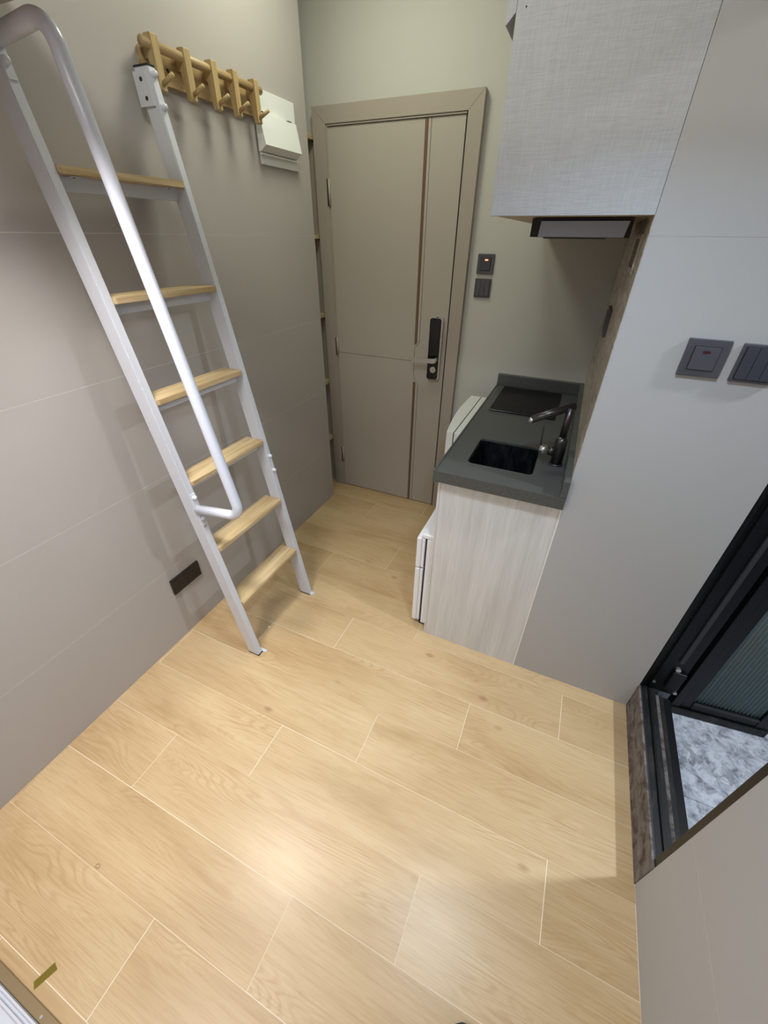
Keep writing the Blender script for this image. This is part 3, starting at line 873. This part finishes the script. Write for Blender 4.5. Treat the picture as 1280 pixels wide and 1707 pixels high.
# sill and track across the opening
sl = tag(empty('trim_1', (1.87, 0.9, 0)), 'scuffed brown door sill with black metal track at the bathroom opening', 'door sill', kind='structure')
obj('riser', bx(XR-0.002, XR+0.004, 0.606, YR+0.000, 0.0, 0.136), 'sill', sl)
obj('edge_trim', bx(XR+0.0042, XR+0.0066, 0.606, YR, 0.10, 0.138), 'grey_alu', sl)
obj('track', bx(XR+0.0068, 1.871, 0.6285, YR+0.005, 0.0, 0.126), 'track', sl)
obj('track_rib', bx(1.846, 1.852, 0.6285, YR+0.005, 0.1262, 0.134), 'black_alu', sl)
obj('track_floor', bx(1.8712, 1.890, 0.6285, YR+0.012, 0.0, 0.104), 'sill', sl)
obj('track', bx(1.8902, 1.906, 0.6285, YR+0.012, 0.0, 0.100), 'track', sl)
obj('track_lip', bx(1.9062, 1.938, 0.6285, 1.21, 0.0005, 0.080), 'black_alu', sl)
obj('sill_bolt', cyl(B(), (1.874, 0.668, 0.096), (1.874, 0.668, 0.106), 0.009, seg=14), 'chrome', sl)

# ================================================================== SMALL THINGS
ft = thing('door_track', (0.5, -0.25, 0), 'white aluminium floor track with bronze edge in the lower left corner', 'door track')
obj('bronze_edge', bx(0.002, 1.2, -0.236, -0.216, 0.0, 0.008, bev=0.0015), 'threshold', ft)
obj('screw', cyl(B(), (0.549, -0.2275, 0.008), (0.549, -0.2275, 0.0105), 0.0034, seg=12), 'chrome', ft)
tr = obj('track_profile', bx(0.002, 1.2, -0.33, -0.2365, 0.0, 0.010), 'white_metal', ft)
obj('rail_ridge', bx(0.002, 1.2, -0.2405, -0.2368, 0.0101, 0.020), 'white_metal', tr)
obj('rail_ridge', bx(0.002, 1.2, -0.2535, -0.2495, 0.0101, 0.020), 'white_metal', tr)

tape = B()
vs4 = [tape.verts.new(c) for c in ((0.472, -0.203, 0.0012), (0.486, -0.211, 0.0012), (0.503, -0.167, 0.0012), (0.486, -0.162, 0.0012), (0.479, -0.182, 0.0022))]
tape.faces.new((vs4[0], vs4[1], vs4[2], vs4[3])[:4])
tape.verts.remove(vs4[4])
ex = bmesh.ops.extrude_face_region(tape, geom=tape.faces[:])
bmesh.ops.translate(tape, verts=[v for v in ex['geom'] if isinstance(v, bmesh.types.BMVert)], vec=(0, 0, -0.0010))
tag(obj('tape_strip', tape, 'tape'), 'small shiny gold tape strip stuck to the floor, lower left', 'tape')

cb = B(); bmesh.ops.create_icosphere(cb, subdivisions=2, radius=0.0052, matrix=Matrix.Translation((0.318, 0.905, 0.0036)) @ Matrix.Diagonal((1.1, 0.8, 0.7, 1)))
tag(obj('plaster_crumb', cb, 'crumb', None, True), 'white crumb on the floor between the ladder feet', 'crumb')

# rubber band
rb = B(); n = 24; cxr, cyr = 0.407, 0.006
tube(rb, [(cxr+0.0065*math.cos(2*math.pi*i/n), cyr+0.0045*math.sin(2*math.pi*i/n), 0.0013) for i in range(n)], 0.0011, 8)
tag(obj('rubber_band', rb, 'pine_edge', None, True), 'tiny tan rubber ring lying on the floor at the lower left', 'rubber band')

# shoe toe at the bottom edge of the picture
sh = thing('shoe', (1.44, 0.03, 0), 'black shoe with only its rounded toe in view at the bottom edge', 'shoe')
def outline(wd, y0, y1):
    pts = []
    for i in range(13):
        a = math.pi*i/12
        pts.append((1.445+wd*math.cos(a), y1-0.075+0.075*math.sin(a)))
    for i in range(13):
        a = math.pi+math.pi*i/12
        pts.append((1.440+wd*0.78*math.cos(a), y0+0.05+0.05*math.sin(a)))
    return pts
ytoe = 0.1685
obj('sole', prism(B(), outline(0.047, -0.115, ytoe), 'z', 0.0, 0.018), 'black_rubber', sh)
ub = B(); prevr = None
lay = [(0.045, 0.0, 0.0182), (0.045, 0.002, 0.034), (0.040, 0.012, 0.046), (0.030, 0.035, 0.058)]
for wd, ins, zz in lay:
    r_ = [ub.verts.new((a, b, zz)) for a, b in outline(wd, -0.112+ins*0.3, ytoe-0.002-ins)]
    if prevr:
        for i in range(len(r_)):
            ub.faces.new((prevr[i], prevr[(i+1) % len(r_)], r_[(i+1) % len(r_)], r_[i]))
    else:
        ub.faces.new(list(reversed(r_)))
    prevr = r_
ub.faces.new(prevr)
obj('upper', ub, 'leather', sh, True)

# ================================================================== LAMPS
lamp('loft_window', 'downlight', 'round downlight under the loft near the left wall')
lamp('loft_rear', 'downlight', 'large round ceiling lamp under the loft behind the viewer')
lamp('loft_kitchen', 'downlight', 'round downlight under the loft near the kitchen')
lamp('entry', 'ceiling_lamp', 'round warm ceiling lamp above the entry')
lamp('over_loft', 'ceiling_lamp', 'round ceiling lamp above the loft platform')
lamp('bath', 'bathroom_lamp', 'round cool ceiling lamp in the bathroom')
